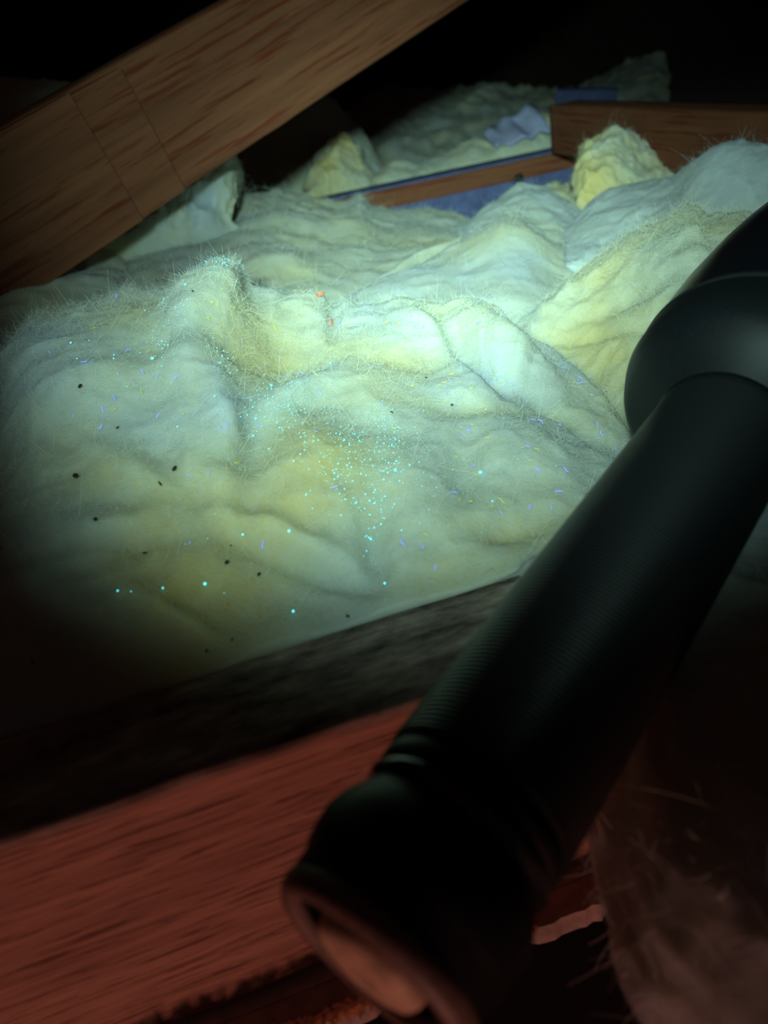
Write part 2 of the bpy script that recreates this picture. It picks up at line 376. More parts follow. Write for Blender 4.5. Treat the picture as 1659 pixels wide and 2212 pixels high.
def clump(name, label, crest, base, nu=160, nt=70, back=0.06, drop=0.07, bulge=0.75, amp=(0.006, 0.002, 0.001), tint=0.5, tvar=0.35,
          fibres=6000, flen=(0.003, 0.008), fwid=0.00013, seed=0.0, lumps=(), tints=(), mat=None, group='loose glass wool clumps', front=0.03, lift=0.32, zmin=None, wave=0.045, edge=0.12, rip=0.0, smooth_cols=0.12, fmat=None):
    u = np.linspace(crest[0][0], crest[-1][0], nu)
    cy_, cY = poly(crest, u); by_, bY = poly(base, u)
    cy_ = cy_ + rip * fbm(np.stack([u, u * 0 + seed, u * 0], -1), 22.0, 3)
    Pc = at(u, cy_, cY); Pb = at(u, by_, bY)
    tf = np.linspace(0, 1, nt); nb = nt // 2; tb = np.linspace(0, 1, nb + 1)[1:]
    rows = []
    nf_ = 6
    for k in range(nf_):      # tuck the front foot under
        q = Pb.copy(); q[:, 2] -= (front + 0.02) * (1 - k / nf_); q[:, 1] += 0.004 * (1 - k / nf_); rows.append(q)
    kw_ = max(3, int(nu * smooth_cols)) | 1; ker = np.hanning(kw_ + 2)[1:-1]; ker /= ker.sum()
    def sm(v): return np.convolve(np.pad(v, kw_ // 2, mode='edge'), ker, 'valid')
    Pr = Pc; Ps = at(u, sm(cy_), sm(cY))
    for t in tf:
        Pc = Ps + (Pr - Ps) * float(smooth01((t - 0.55) / 0.45))
        q = Pb + (Pc - Pb) * t
        # rounded profile between foot and crest
        z = Pb[:, 2] + (Pc[:, 2] - Pb[:, 2]) * (math.sin(t * math.pi / 2) ** bulge)
        q[:, 2] = z; rows.append(q)
    Pc = Pr
    for t in tb:
        q = Pc.copy(); q[:, 1] += back * math.sin(t * math.pi / 2); q[:, 2] -= drop * (1 - math.cos(t * math.pi / 2)); q[:, 0] *= (1 + back * math.sin(t * math.pi / 2) / np.maximum(Pc[:, 1], 0.1)) ; rows.append(q)
    P = np.array(rows)                                   # (rows, nu, 3)
    # round the two ends down
    ed = np.minimum(np.arange(nu), np.arange(nu)[::-1]) / (nu * edge)
    endf = 1 - np.sqrt(np.clip(1 - (1 - np.clip(ed, 0, 1)) ** 2, 0, 1)) if edge > 0 else np.zeros(nu)
    nr, nc = P.shape[:2]
    Q = P.reshape(-1, 3)
    def normals(Q):
        G = Q.reshape(nr, nc, 3); du = np.gradient(G, axis=1); dv = np.gradient(G, axis=0)
        n = np.cross(du, dv); n /= np.linalg.norm(n, axis=-1, keepdims=True) + 1e-12
        n = n.reshape(-1, 3)
        return n
    N = normals(Q)
    if N[:, 2].mean() < 0: flip = -1
    else: flip = 1
    N = N * flip
    pxy = proj(Q)
    d = np.zeros(len(Q)); dt = np.zeros(len(Q))
    for (lx, ly, rx, ry, hgt, ang) in lumps:             # pillows and hollows
        ca, sa = math.cos(math.radians(ang)), math.sin(math.radians(ang))
        ax = (pxy[:, 0] - lx) * ca + (pxy[:, 1] - ly) * sa; ay = -(pxy[:, 0] - lx) * sa + (pxy[:, 1] - ly) * ca
        d += 0.9 * hgt * np.exp(-((ax / rx) ** 2 + (ay / ry) ** 2))
    for (lx, ly, rx, ry, v, ang) in tints:
        ca, sa = math.cos(math.radians(ang)), math.sin(math.radians(ang))
        ax = (pxy[:, 0] - lx) * ca + (pxy[:, 1] - ly) * sa; ay = -(pxy[:, 0] - lx) * sa + (pxy[:, 1] - ly) * ca
        dt += 0.6 * v * np.exp(-((ax / rx) ** 2 + (ay / ry) ** 2))
    S = Q + seed
    Nd = N * 0.6 + np.array([0, -0.25, 0.75]) * 0.4
    d += amp[0] * fbm(S, wave, 2, 0.5) + amp[1] * (fbm(S + 5, wave * 0.4, 2, 0.5, True) - 0.45) + amp[2] * fbm(S + 9, wave * 0.13, 3, 0.6)
    warp = np.stack([fbm(S + 31 * k, 0.02, 2) for k in range(3)], -1) * amp[2] * 2.0
    rowi = np.repeat(np.arange(nr), nc)
    keep = smooth01((rowi - 5) / (nt * 0.07))
    Q = Q + Nd * (d * keep)[:, None] + warp
    if zmin is not None: Q[:, 2] = np.maximum(Q[:, 2], zmin)
    Q[:, 2] = np.maximum(Q[:, 2], -JH + 0.001)
    Q = press_torch(Q)
    tt = np.clip(tint + tvar * fbm(S + 50, wave * 1.1, 3) * 1.3 + dt, 0, 1)
    idx = np.arange(nr * nc).reshape(nr, nc); a = idx[:-1, :-1]; b = idx[:-1, 1:]; c = idx[1:, 1:]; e_ = idx[1:, :-1]
    F = (np.stack([a, b, c, e_], -1) if flip > 0 else np.stack([a, e_, c, b], -1)).reshape(-1, 4)
    cen = np.array([Q[:, 0].mean(), Q[:, 1].mean(), Q[:, 2].min()])
    root = empty(name, cen); tag(root, label, 'insulation', group)
    wool = link('wool', mesh('wool', Q - cen, F, mat or M_FLUFF, True, {'tint': tt}), root)
    N = normals(Q) * flip
    if fibres:
        fm = make_fibres(Q, N, nr, nc, fibres, flen, fwid, tt, cen, lift, mat=fmat)
        f = link('loose_fibres', fm, root); f['kind'] = 'stuff'
    return dict(Q=Q, N=N, root=root, px=proj(Q), nr=nr, nc=nc)
def make_fibres(Q, N, nr, nc, n, flen, fwid, tt, cen, lift, seg=4, mat=None):
    # area weighted choice of grid cells
    G = Q.reshape(nr, nc, 3)
    A = np.linalg.norm(np.cross(G[1:, :-1] - G[:-1, :-1], G[:-1, 1:] - G[:-1, :-1]), axis=-1)
    A = A.copy(); A[:6] = 0
    p = A.ravel() / A.sum()
    c = rng.choice(len(p), n, p=p); r0 = c // (nc - 1); c0 = c % (nc - 1)
    fu = rng.random(n)[:, None]; fv = rng.random(n)[:, None]
    P = G[r0, c0] * (1 - fu) * (1 - fv) + G[r0, c0 + 1] * fu * (1 - fv) + G[r0 + 1, c0] * (1 - fu) * fv + G[r0 + 1, c0 + 1] * fu * fv
    nrm = N.reshape(nr, nc, 3)[r0, c0]
    t = rng.normal(size=(n, 3)); t -= nrm * (t * nrm).sum(1, keepdims=True); t /= np.linalg.norm(t, axis=1, keepdims=True)
    l = rng.uniform(*flen, n)[:, None] * (0.5 + rng.random(n)[:, None] ** 2)
    up = np.abs(rng.normal(0, lift, n))[:, None]
    dirv = t + nrm * up; dirv /= np.linalg.norm(dirv, axis=1, keepdims=True)
    cv = rng.normal(size=(n, 3)); cv -= dirv * (cv * dirv).sum(1, keepdims=True); cv /= np.linalg.norm(cv, axis=1, keepdims=True)
    curl = rng.normal(0, 0.95, n)[:, None]
    side = np.cross(dirv, cv)
    wd = fwid * (0.5 + rng.random(n)[:, None] ** 2 * 1.3)
    V = np.zeros((n, seg + 1, 2, 3))
    for k in range(seg + 1):
        s = k / seg
        q = P - nrm * 0.0006 + dirv * l * s + cv * curl * l * s * s
        ww = wd * (1 - 0.7 * s)
        V[:, k, 0] = q - side * ww; V[:, k, 1] = q + side * ww
    b0 = (np.arange(n) * (seg + 1) * 2)[:, None]
    F = []
    for k in range(seg):
        F.append(np.concatenate([b0 + 2 * k, b0 + 2 * k + 1, b0 + 2 * k + 3, b0 + 2 * k + 2], 1))
    F = np.concatenate(F, 0)
    tv = np.clip(tt.reshape(nr, nc)[r0, c0] + rng.normal(0, 0.22, n) - 0.05, 0, 1)
    return mesh('loose_fibres', V.reshape(-1, 3) - cen, F, mat or M_FIBRE, False, {'tint': np.repeat(tv, (seg + 1) * 2)})

# -- the big heap in focus, right behind the near joist
heap_crest = [(-560, 830, .39), (-260, 800, .40), (-120, 790, .41), (-20, 860, .40), (25, 800, .405), (45, 735, .41), (75, 700, .415), (150, 678, .42), (215, 660, .42), (270, 628, .425), (350, 618, .425), (395, 608, .42), (415, 588, .415), (440, 572, .41),
              (475, 562, .41), (505, 562, .41), (518, 590, .41), (550, 618, .41), (620, 632, .41), (680, 640, .405), (720, 650, .40), (800, 660, .39), (880, 664, .385), (960, 676, .375), (1000, 668, .37), (1040, 664, .36), (1080, 685, .35), (1115, 715, .34), (1140, 745, .335), (1190, 772, .325),
              (1250, 820, .305), (1300, 870, .285), (1350, 935, .262), (1390, 1010, .24), (1450, 1080, .225), (1560, 1120, .21)]
joist_line = [(-560, 1771, .1790), (-260, 1674, .1790), (1130, 1225, .1790), (1560, 1086, .1790)]
L_heap = [ # px, py, rx, ry, height, angle
    (170, 820, 130, 110, .008, 0), (400, 720, 45, 120, .009, 8), (480, 600, 50, 40, .006, 0), (480, 860, 40, 90, .006, -20), (590, 740, 110, 60, -.012, 10),
    (640, 835, 110, 26, .007, -22), (670, 1000, 105, 110, .012, 20), (548, 960, 42, 110, -.008, 5), (340, 980, 60, 60, -.004, 0), (420, 1060, 60, 40, -.008, 20),
    (600, 1150, 170, 26, .007, 22), (660, 1215, 170, 26, -.007, 22), (806, 1180, 34, 100, -.007, 0), (900, 1060, 80, 90, .006, 0), (1005, 990, 42, 90, -.008, 5),
    (820, 860, 110, 60, .006, 15), (950, 725, 110, 32, .010, 33), (1030, 772, 120, 20, -.016, 38), (1120, 770, 120, 26, .009, 40), (1190, 870, 130, 18, -.006, 35), (1060, 875, 170, 22, -.005, 4), (1150, 990, 110, 60, .006, 10),
    (1110, 1145, 90, 30, -.006, -15), (1000, 1170, 90, 40, .003, -15), (230, 1130, 110, 40, .006, -10), (260, 1165, 50, 22, -.006, -10), (390, 1330, 140, 26, .006, 30), (120, 1290, 160, 40, .004, 10), (420, 1210, 110, 50, .004, 10), (720, 660, 16, 60, -.006, 8), (300, 1010, 90, 40, .006, 20)]
T_heap = [(350, 1260, 480, 170, .30, -12), (1180, 1020, 140, 90, .15, 0), (590, 740, 110, 70, .35, 10), (670, 1010, 95, 110, .45, 20), (480, 860, 45, 110, -.45, -20), (400, 720, 45, 130, -.4, 8), (640, 835, 120, 32, -.35, -22), (120, 780, 130, 110, -.3, 0),  # first entry also paints warm spill light over the yellow lower wool
          (230, 1010, 130, 50, .4, 0), (1040, 880, 200, 22, .5, 3), (300, 1230, 140, 60, .3, 10), (900, 1260, 150, 50, .35, -15), (850, 720, 120, 40, -.3, 15), (480, 600, 60, 50, -.3, 0), (850, 800, 90, 60, .25, 0), (1100, 1150, 70, 30, .3, -15)]
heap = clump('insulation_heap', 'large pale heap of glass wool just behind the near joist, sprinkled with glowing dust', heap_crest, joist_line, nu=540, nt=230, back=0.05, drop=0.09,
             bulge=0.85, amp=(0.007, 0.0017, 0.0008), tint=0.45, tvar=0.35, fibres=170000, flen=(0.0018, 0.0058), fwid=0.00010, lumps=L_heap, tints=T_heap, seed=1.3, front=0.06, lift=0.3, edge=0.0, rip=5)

# -- bed and clumps behind
clump('insulation_clump', 'dim grey wool hump under the foot of the slanting brace', [(-560, 640, .66), (-260, 560, .70), (-80, 530, .72), (0, 508, .73), (60, 490, .73), (90, 505, .73), (140, 516, .72), (200, 525, .71), (250, 545, .69), (320, 600, .62), (380, 640, .57)],
      [(-560, 900, .46), (-260, 880, .47), (380, 760, .45)], tint=0.45, seed=4.1, fibres=9000, fwid=0.00013)
clump('insulation_bed', 'wide pale green layer of wool spread between the heap and far joist', [(170, 590, .72), (215, 555, .75), (260, 505, .79), (330, 480, .82), (400, 462, .84), (470, 452, .85), (500, 440, .85), (530, 420, .85), (570, 425, .85), (600, 412, .85), (650, 424, .85), (700, 432, .85), (750, 440, .85), (778, 416, .84), (800, 448, .84), (860, 462, .82), (940, 464, .80), (1010, 474, .77), (1080, 490, .74)],
      [(170, 700, .49), (600, 690, .475), (740, 660, .50), (820, 600, .545), (900, 545, .585), (1000, 510, .61), (1080, 505, .63)], nu=240, nt=110, tint=0.42, seed=7.7, fibres=14000, fwid=0.00016, flen=(0.004, 0.012), lift=0.25, edge=0.05, rip=6, amp=(0.008, 0.0014, 0.0006))
clump('insulation_clump', 'rounded grey wool lump behind the brightest mound', [(960, 520, .66), (1010, 478, .68), (1060, 432, .69), (1120, 406, .69), (1180, 412, .68), (1240, 450, .66), (1290, 500, .62), (1340, 540, .60)], [(960, 560, .58), (1340, 600, .52)], tint=0.25, seed=9.2, fibres=5000, fwid=0.00014)
clump('insulation_mound', 'brightest white-green mound of wool behind the heap', [(740, 660, .47), (800, 625, .49), (870, 590, .51), (940, 555, .53), (1000, 515, .545), (1050, 480, .55), (1085, 462, .55), (1120, 456, .55), (1150, 475, .545), (1190, 515, .53), (1250, 555, .51), (1320, 600, .47), (1380, 640, .44)],
      [(740, 740, .42), (1380, 780, .355)], nu=220, nt=90, tint=0.42, seed=12.5, fibres=9000, fwid=0.00015, lift=0.2, amp=(0.005, 0.0012, 0.0005), rip=5)
clump('insulation_ridge', 'yellowish fuzzy wool ridge beside the flashlight head', [(1030, 790, .40), (1090, 742, .385), (1150, 690, .375), (1200, 640, .38), (1250, 600, .385), (1310, 556, .385), (1370, 520, .38), (1420, 490, .375), (1460, 470, .37), (1480, 448, .365), (1505, 443, .36), (1530, 470, .36), (1560, 458, .355), (1590, 462, .35), (1640, 480, .345), (1760, 500, .33)],
      [(1030, 830, .375), (1200, 860, .335), (1400, 1010, .258), (1760, 1070, .215)], nu=260, nt=120, tint=0.62, tvar=0.4, seed=15.1, fibres=60000, flen=(0.002, 0.007), fwid=0.00011, amp=(0.006, 0.0022, 0.0013), edge=0.04, rip=9, lumps=[(1350, 640, 130, 18, -.006, -25), (1300, 720, 200, 14, -.004, -8)])
clump('insulation_clump', 'smooth blue-grey wool clump beside the cross beam', [(1220, 500, .56), (1270, 450, .57), (1320, 415, .57), (1400, 388, .55), (1450, 380, .52), (1490, 345, .49), (1540, 312, .47), (1600, 298, .455), (1660, 305, .44), (1780, 320, .42)], [(1220, 580, .48), (1780, 560, .37)], tint=0.15, tvar=0.2, seed=18.4, fibres=7000, lift=0.18, edge=0.06)
clump('insulation_chunk', 'torn yellow wool chunk standing against the cross beam', [(1240, 410, .70), (1248, 345, .71), (1258, 312, .715), (1290, 296, .715), (1310, 280, .715), (1326, 266, .715), (1340, 288, .71), (1390, 308, .70), (1440, 345, .69), (1480, 390, .66)], [(1240, 440, .66), (1480, 440, .60)], tint=0.75, tvar=0.4, seed=21.0, amp=(0.008, 0.005, 0.0028), wave=0.035, fibres=5000, edge=0.08, rip=8, back=0.05)
clump('insulation_chunk', 'small yellow wool scrap at the end of the orange joist', [(1160, 415, .76), (1190, 396, .77), (1230, 390, .77), (1262, 400, .76), (1290, 430, .74)], [(1160, 440, .72), (1290, 455, .68)], nu=70, nt=30, tint=0.7, tvar=0.4, seed=24.0, amp=(0.008, 0.005, 0.0028), wave=0.035, fibres=2000, back=0.04)
clump('insulation_chunk', 'torn yellow wool block under the slanting brace', [(150, 470, .70), (220, 415, .72), (320, 350, .735), (400, 300, .745), (465, 250, .75), (488, 262, .75), (500, 320, .75), (510, 390, .75), (515, 450, .74)], [(150, 520, .66), (515, 490, .70)], tint=0.45, tvar=0.5, seed=27.0, fibres=9000, amp=(0.012, 0.007, 0.003), wave=0.04, edge=0.03, back=0.10, rip=6)
clump('insulation_chunk', 'yellow wool tuft beyond the left end of the far joist', [(660, 410, 1.10), (685, 345, 1.12), (715, 305, 1.13), (740, 293, 1.13), (765, 310, 1.13), (790, 350, 1.12), (815, 385, 1.11), (840, 400, 1.10)], [(660, 425, 1.06), (840, 410, 1.06)], nu=90, nt=40, tint=0.75, tvar=0.4, seed=30.0, amp=(0.008, 0.005, 0.0028), wave=0.035, fibres=2500, back=0.08, rip=6)
clump('insulation_clump', 'dark green wool clump in the shade past the yellow block', [(500, 370, 1.22), (525, 300, 1.25), (580, 250, 1.27), (640, 210, 1.28), (680, 195, 1.28), (720, 215, 1.28), (780, 285, 1.27), (830, 360, 1.25)], [(500, 430, 1.18), (830, 410, 1.18)], nu=110, nt=50, tint=0.45, seed=33.0, fibres=3000, rip=6)
clump('insulation_clump', 'low strip of wool lying beyond the orange joist', [(800, 385, 1.08), (850, 345, 1.09), (900, 350, 1.09), (960, 330, 1.10), (1030, 298, 1.10), (1060, 300, 1.10), (1120, 255, 1.10), (1195, 245, 1.09)], [(800, 400, 1.04), (1195, 330, 1.03)], nu=140, nt=40, tint=0.5, seed=36.0, fibres=4000, rip=6, back=0.1)
clump('insulation_clump', 'wide wool heap deep in the dark of the attic', [(700, 300, 2.1), (760, 225, 2.15), (850, 190, 2.2), (950, 195, 2.2), (1050, 185, 2.2), (1150, 195, 2.2), (1260, 190, 2.2), (1330, 150, 2.2), (1400, 120, 2.2), (1430, 112, 2.2), (1445, 170, 2.1)], [(700, 380, 1.7), (1445, 260, 1.7)], nu=160, nt=50, tint=0.4, seed=39.0, fibres=2000, rip=10, amp=(0.02, 0.006, 0.002))
clump('insulation_clump', 'faint wool patch above the slanting brace', [(-220, 200, 1.0), (-60, 172, 1.0), (60, 172, 1.0), (160, 182, 1.0), (230, 215, 1.0)], [(-220, 340, .9), (230, 330, .9)], nu=90, nt=40, tint=0.5, seed=42.0, fibres=2000, edge=0.1, front=0.25, drop=0.25)

# -- dim wool draped over the hatch header, right of the flashlight
def drape():
    nx, ny = 150, 170
    xs = np.linspace(0.0, 1.0, nx); ys = np.linspace(-0.10, 0.1985, ny)
    G = np.zeros((ny, nx, 3))
    for i, y in enumerate(ys):
        xl = 0.060 + 0.008 * math.sin(y * 55 + 0.6) + (0.012 * smooth01((0.05 - y) / 0.06))
        ends = 0.012 * (1 - np.sqrt(1 - np.clip((y - 0.17) / 0.0285, 0, 1) ** 2))
        th = np.clip(xs / 0.35, 0, 1) * math.pi / 2
        rx, rz = 0.04, 0.04
        x = xl + rx * (1 - np.cos(th)) + np.clip(xs - 0.35, 0, 1) / 0.65 * 0.17
        z = (-rz + rz * np.sin(th)) + 0.004 + 0.012 * smooth01((xs - 0.3) / 0.5) - ends
        G[i, :, 0] = x; G[i, :, 1] = y; G[i, :, 2] = z
    Q = G.reshape(-1, 3)
    du = np.gradient(G, axis=1); dv = np.gradient(G, axis=0); N = np.cross(du, dv); N /= np.linalg.norm(N, axis=-1, keepdims=True); N = N.reshape(-1, 3)
    S = Q + 60.0
    d = 0.006 * fbm(S, 0.05, 2) + 0.005 * fbm(S * np.array([1, 0.6, 1]) + 3, 0.028, 2, 0.5, True) + 0.0012 * fbm(S + 9, 0.006, 3)
    hi = smooth01((Q[:, 1] + 0.12) / 0.03)
    Q = Q + N * d[:, None]
    Q = press_torch(Q)
    tt = np.clip(0.35 + 0.4 * fbm(S + 20, 0.05, 2), 0, 1)
    idx = np.arange(nx * ny).reshape(ny, nx); a = idx[:-1, :-1]; b = idx[:-1, 1:]; c = idx[1:, 1:]; e_ = idx[1:, :-1]
    F = np.stack([a, b, c, e_], -1).reshape(-1, 4)
    cen = np.array([0.1, 0.08, -0.07])
    root = empty('insulation_drape', cen); tag(root, 'dim grey wool draped over the hatch header, right of the flashlight', 'insulation', 'loose glass wool clumps')
    link('wool', mesh('wool', Q - cen, F, M_FLUFF, True, {'tint': tt}), root)
    f = link('loose_fibres', make_fibres(Q, N, ny, nx, 12000, (0.004, 0.012), 0.00015, tt, cen, 0.4), root); f['kind'] = 'stuff'
drape()

# ------------------------------------------------------------------ far bits
v0 = at(1075, 318, 1.04); v1 = at(1192, 282, 1.03)
def sheet(p0, p1, hgt, lean, mat):
    n = 24; V = []; F = []
    for i in range(n + 1):
        t = i / n; p = p0 + (p1 - p0) * t
        for k in range(7):
            s_ = k / 6
            V.append(p + np.array([0, lean * s_ + 0.006 * math.sin(t * 9 + s_ * 4), hgt * s_ * (0.5 + 0.5 * t) + 0.003 * math.sin(t * 17)]))
    n1 = len(V); V = V + [v + np.array([0, 0.0025, -0.0015]) for v in V]
    for i in range(n):
        for k in range(6):
            a = i * 7 + k; q = (a, a + 7, a + 8, a + 1); F.append(q); F.append(tuple(x + n1 for x in reversed(q)))
    rim = [i * 7 for i in range(n + 1)] + [n * 7 + k for k in range(1, 7)] + [i * 7 + 6 for i in range(n - 1, -1, -1)] + [k for k in range(5, 0, -1)]
    for i in range(len(rim)):
        a, b = rim[i], rim[(i + 1) % len(rim)]; F.append((b, a, a + n1, b + n1))
    return V, F
V, F = sheet(v0, v1, 0.035, 0.05, None)
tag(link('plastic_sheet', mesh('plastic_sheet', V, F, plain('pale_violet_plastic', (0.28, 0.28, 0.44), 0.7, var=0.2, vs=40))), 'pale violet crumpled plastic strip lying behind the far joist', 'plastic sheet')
q0 = at(1215, 192, 1.3); q1 = at(1350, 190, 1.25)
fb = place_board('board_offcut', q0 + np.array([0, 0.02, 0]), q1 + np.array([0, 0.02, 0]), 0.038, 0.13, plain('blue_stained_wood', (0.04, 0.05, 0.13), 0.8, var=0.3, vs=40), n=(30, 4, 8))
tag(fb, 'dark blue board standing behind the end of the cross beam', 'board')

# ------------------------------------------------------------------ the flashlight
M_BEZEL = plain('glossy_black_bezel', (0.004, 0.005, 0.007), 0.28, 0.0, 0.5)
M_BODY = plain('black_anodised', (0.004, 0.005, 0.006), 0.5, 0.0, 0.22, var=0.3, vs=900)
M_GRIP = plain('black_knurling', (0.008, 0.009, 0.010), 0.38, 0.0, 0.5)
M_GLOSS = plain('glossy_black_rubber', (0.012, 0.014, 0.014), 0.22, 0.0, 0.6)
M_RIM = plain('worn_tail_rim', (0.17, 0.10, 0.08), 0.55, 0.0, 0.4, var=0.3, vs=500)
M_BUTTON = plain('tan_rubber_button', (0.60, 0.40, 0.28), 0.6, 0.0, 0.3, var=0.35, vs=220)
torch = empty('flashlight', (T0 + A * 0.12 - np.array([0, 0, 0.02])))
tag(torch, 'large black flashlight with knurled barrel lying across the near joist', 'flashlight')
torch_inv = Matrix.Translation(-Vector(torch.location))
TL = np.array(torch.location)
def tpart(name, prof, mat, seg=96, parent=None, label=None, smooth=True):
    prof = [(s * K, r * K) for s, r in prof]
    V, F = lathe(prof, seg, A, T0 - TL)
    o = link(name, mesh(name, V, F, mat, smooth), torch)
    if parent is not None: o.parent = parent
    if label: o['label'] = label
    return o
tc = tpart('tail_cap', [(0.0005, 0.0135), (0.0012, 0.0190), (0.003, 0.0200), (0.0075, 0.0203), (0.0085, 0.0210), (0.0115, 0.0218), (0.0155, 0.0222), (0.0190, 0.0214), (0.0215, 0.0202), (0.0235, 0.0192), (0.0245, 0.0188)], M_BODY)
tpart('tail_rim', [(0.0012, 0.0158), (-0.0006, 0.0162), (-0.0014, 0.0172), (-0.0013, 0.0188), (0.0002, 0.0199), (0.0022, 0.0203), (0.0032, 0.0199)], M_RIM, label='brownish worn metal tail rim')
tpart('button_recess', [(0.0018, 0.0160), (0.0022, 0.0130), (0.0022, 0.0)], M_BODY)
tpart('switch_button', [(0.0022, 0.0112), (-0.0002, 0.0108), (-0.0016, 0.0098), (-0.0022, 0.0080), (-0.0023, 0.0030), (-0.0023, 0.0)], M_BUTTON, label='tan rubber switch button')
tpart('seal_ring', [(0.0243, 0.0186), (0.0250, 0.0190), (0.0258, 0.0199), (0.0268, 0.0202), (0.0278, 0.0199), (0.0286, 0.0190), (0.0290, 0.0186)], M_GLOSS, label='glossy sealing ring')
tpart('collar', [(0.0288, 0.0189), (0.0295, 0.0199), (0.0325, 0.0201), (0.0330, 0.0196), (0.0338, 0.0196), (0.0343, 0.0203), (0.0352, 0.0205)], M_BODY)
pr = []; s_ = 0.0350
while s_ < 0.1755:
    pr += [(s_, 0.02005), (s_ + 0.00025, 0.02052), (s_ + 0.00080, 0.02052), (s_ + 0.00105, 0.02005)]; s_ += 0.00125
pr += [(0.1765, 0.0205)]
tpart('knurled_barrel', pr, M_GRIP, 144)
tpart('neck_ring', [(0.1762, 0.0205), (0.1770, 0.0210), (0.1785, 0.0211), (0.1792, 0.0206), (0.1800, 0.0206)], M_BODY)
tpart('head', [(0.1795, 0.0205), (0.1800, 0.0215), (0.1830, 0.0275), (0.1868, 0.0330), (0.1905, 0.0362), (0.1960, 0.0382), (0.2060, 0.0388)], M_BODY)
tpart('head_ring', [(0.2060, 0.0384), (0.2068, 0.0392), (0.2090, 0.0394), (0.2100, 0.0388)], M_GLOSS)
bz = tpart('bezel', [(0.2100, 0.0390), (0.2400, 0.0403), (0.2700, 0.0402), (0.2890, 0.0394), (0.3100, 0.0378), (0.3250, 0.0366), (0.3262, 0.0350), (0.3230, 0.0340)], M_BEZEL)
tpart('reflector', [(0.3200, 0.0338), (0.3050, 0.0250), (0.2950, 0.0120), (0.2920, 0.0)], plain('reflector', (0.7, 0.7, 0.72), 0.1, 1.0), parent=bz)
tpart('lens', [(0.3215, 0.0), (0.3215, 0.0344), (0.3235, 0.0344), (0.3235, 0.0)], plain('lens_glass', (0.05, 0.06, 0.08), 0.05), parent=bz)

# ------------------------------------------------------------------ bits lying on the heap
hp, hn, hq = heap['px'], heap['N'], heap['Q']
front = np.repeat(np.arange(heap['nr']), heap['nc']) >= 6
ok = front & (np.einsum('ij,ij->i', hn, CAM - hq) > 0)
fi = np.where(ok)[0]
def onheap(x, y):
    k = fi[np.argmin((hp[fi, 0] - x) ** 2 + (hp[fi, 1] - y) ** 2)]
    return hq[k], hn[k]
def blob_mesh(name, mat, seed, rx=1, ry=1, rz=1, n=8):
    r = np.random.default_rng(seed); V = []; F = []
    for i in range(n // 2 + 1):
        ph = math.pi * i / (n // 2)
        for j in range(n):
            th = 2 * math.pi * j / n; m = 1 + r.uniform(-0.18, 0.18)
            V.append((rx * m * math.sin(ph) * math.cos(th), ry * m * math.sin(ph) * math.sin(th), rz * math.cos(ph)))
    for i in range(n // 2):
        for j in range(n): F.append((i * n + j, (i + 1) * n + j, (i + 1) * n + (j + 1) % n, i * n + (j + 1) % n))
    return mesh(name, V, F, mat)
M_CYAN = plain('fluorescent_cyan', (0.2, 0.9, 0.95), 0.5, emit=(0.12, 0.85, 1.0), es=1.5)
M_YEL = plain('fluorescent_yellow', (0.9, 0.8, 0.1), 0.6)
M_BLU = plain('fluorescent_blue', (0.25, 0.3, 0.95), 0.6, emit=(0.16, 0.22, 1.0), es=1.1)
M_RED = plain('red_flake', (0.85, 0.18, 0.08), 0.7)
M_CRUMB = plain('dark_crumb', (0.015, 0.011, 0.009), 0.8)

def poly_sample(pts, n, sx, sy):
    pts = np.array(pts, float); t = rng.random(n) * (len(pts) - 1); i = t.astype(int).clip(0, len(pts) - 2); f = (t - i)[:, None]
    return pts[i] * (1 - f) + pts[i + 1] * f + rng.normal(size=(n, 2)) * np.array([sx, sy])
pts = np.concatenate([
    poly_sample([(545, 885), (600, 870), (660, 880)], 130, 30, 22), poly_sample([(600, 900), (720, 930), (800, 960)], 190, 52, 40),
    poly_sample([(700, 1000), (780, 1000), (800, 1080)], 230, 48, 48), poly_sample([(830, 900), (860, 960), (850, 1020)], 120, 20, 32),
    poly_sample([(440, 580), (505, 570)], 70, 20, 9), poly_sample([(400, 610), (380, 700), (340, 770)], 90, 24, 30), poly_sample([(440, 740), (500, 810)], 28, 16, 14),
    poly_sample([(560, 860), (640, 820), (740, 790)], 45, 18, 10), poly_sample([(780, 1060), (800, 1200)], 25, 20, 30), poly_sample([(640, 700), (1000, 820)], 40, 120, 60),
    poly_sample([(200, 760), (400, 900)], 20, 80, 60), poly_sample([(600, 1080), (1050, 1050)], 35, 120, 60), poly_sample([(100, 1080), (640, 1330)], 8, 60, 50)])
V = []; F = []
oc = np.array([(1, 0, 0), (-1, 0, 0), (0, 1, 0), (0, -1, 0), (0, 0, 1), (0, 0, -1)], float)
of = [(0, 2, 4), (2, 1, 4), (1, 3, 4), (3, 0, 4), (2, 0, 5), (1, 2, 5), (3, 1, 5), (0, 3, 5)]
for (x, y) in pts:
    p, n = onheap(x, y); r = 0.00010 + 0.00024 * rng.random() ** 3
    b0 = len(V); V += list(p + n * (0.0009 + 0.001 * rng.random()) + oc * r); F += [tuple(b0 + i for i in f) for f in of]
tag(link('glowing_dust', mesh('glowing_dust', V, F, M_CYAN)), 'fine cyan glowing dust sprinkled over the wool heap', 'dust', kind='stuff')
cy = blob_mesh('glowing_speck', M_CYAN, 3, 1, 1, 0.8)
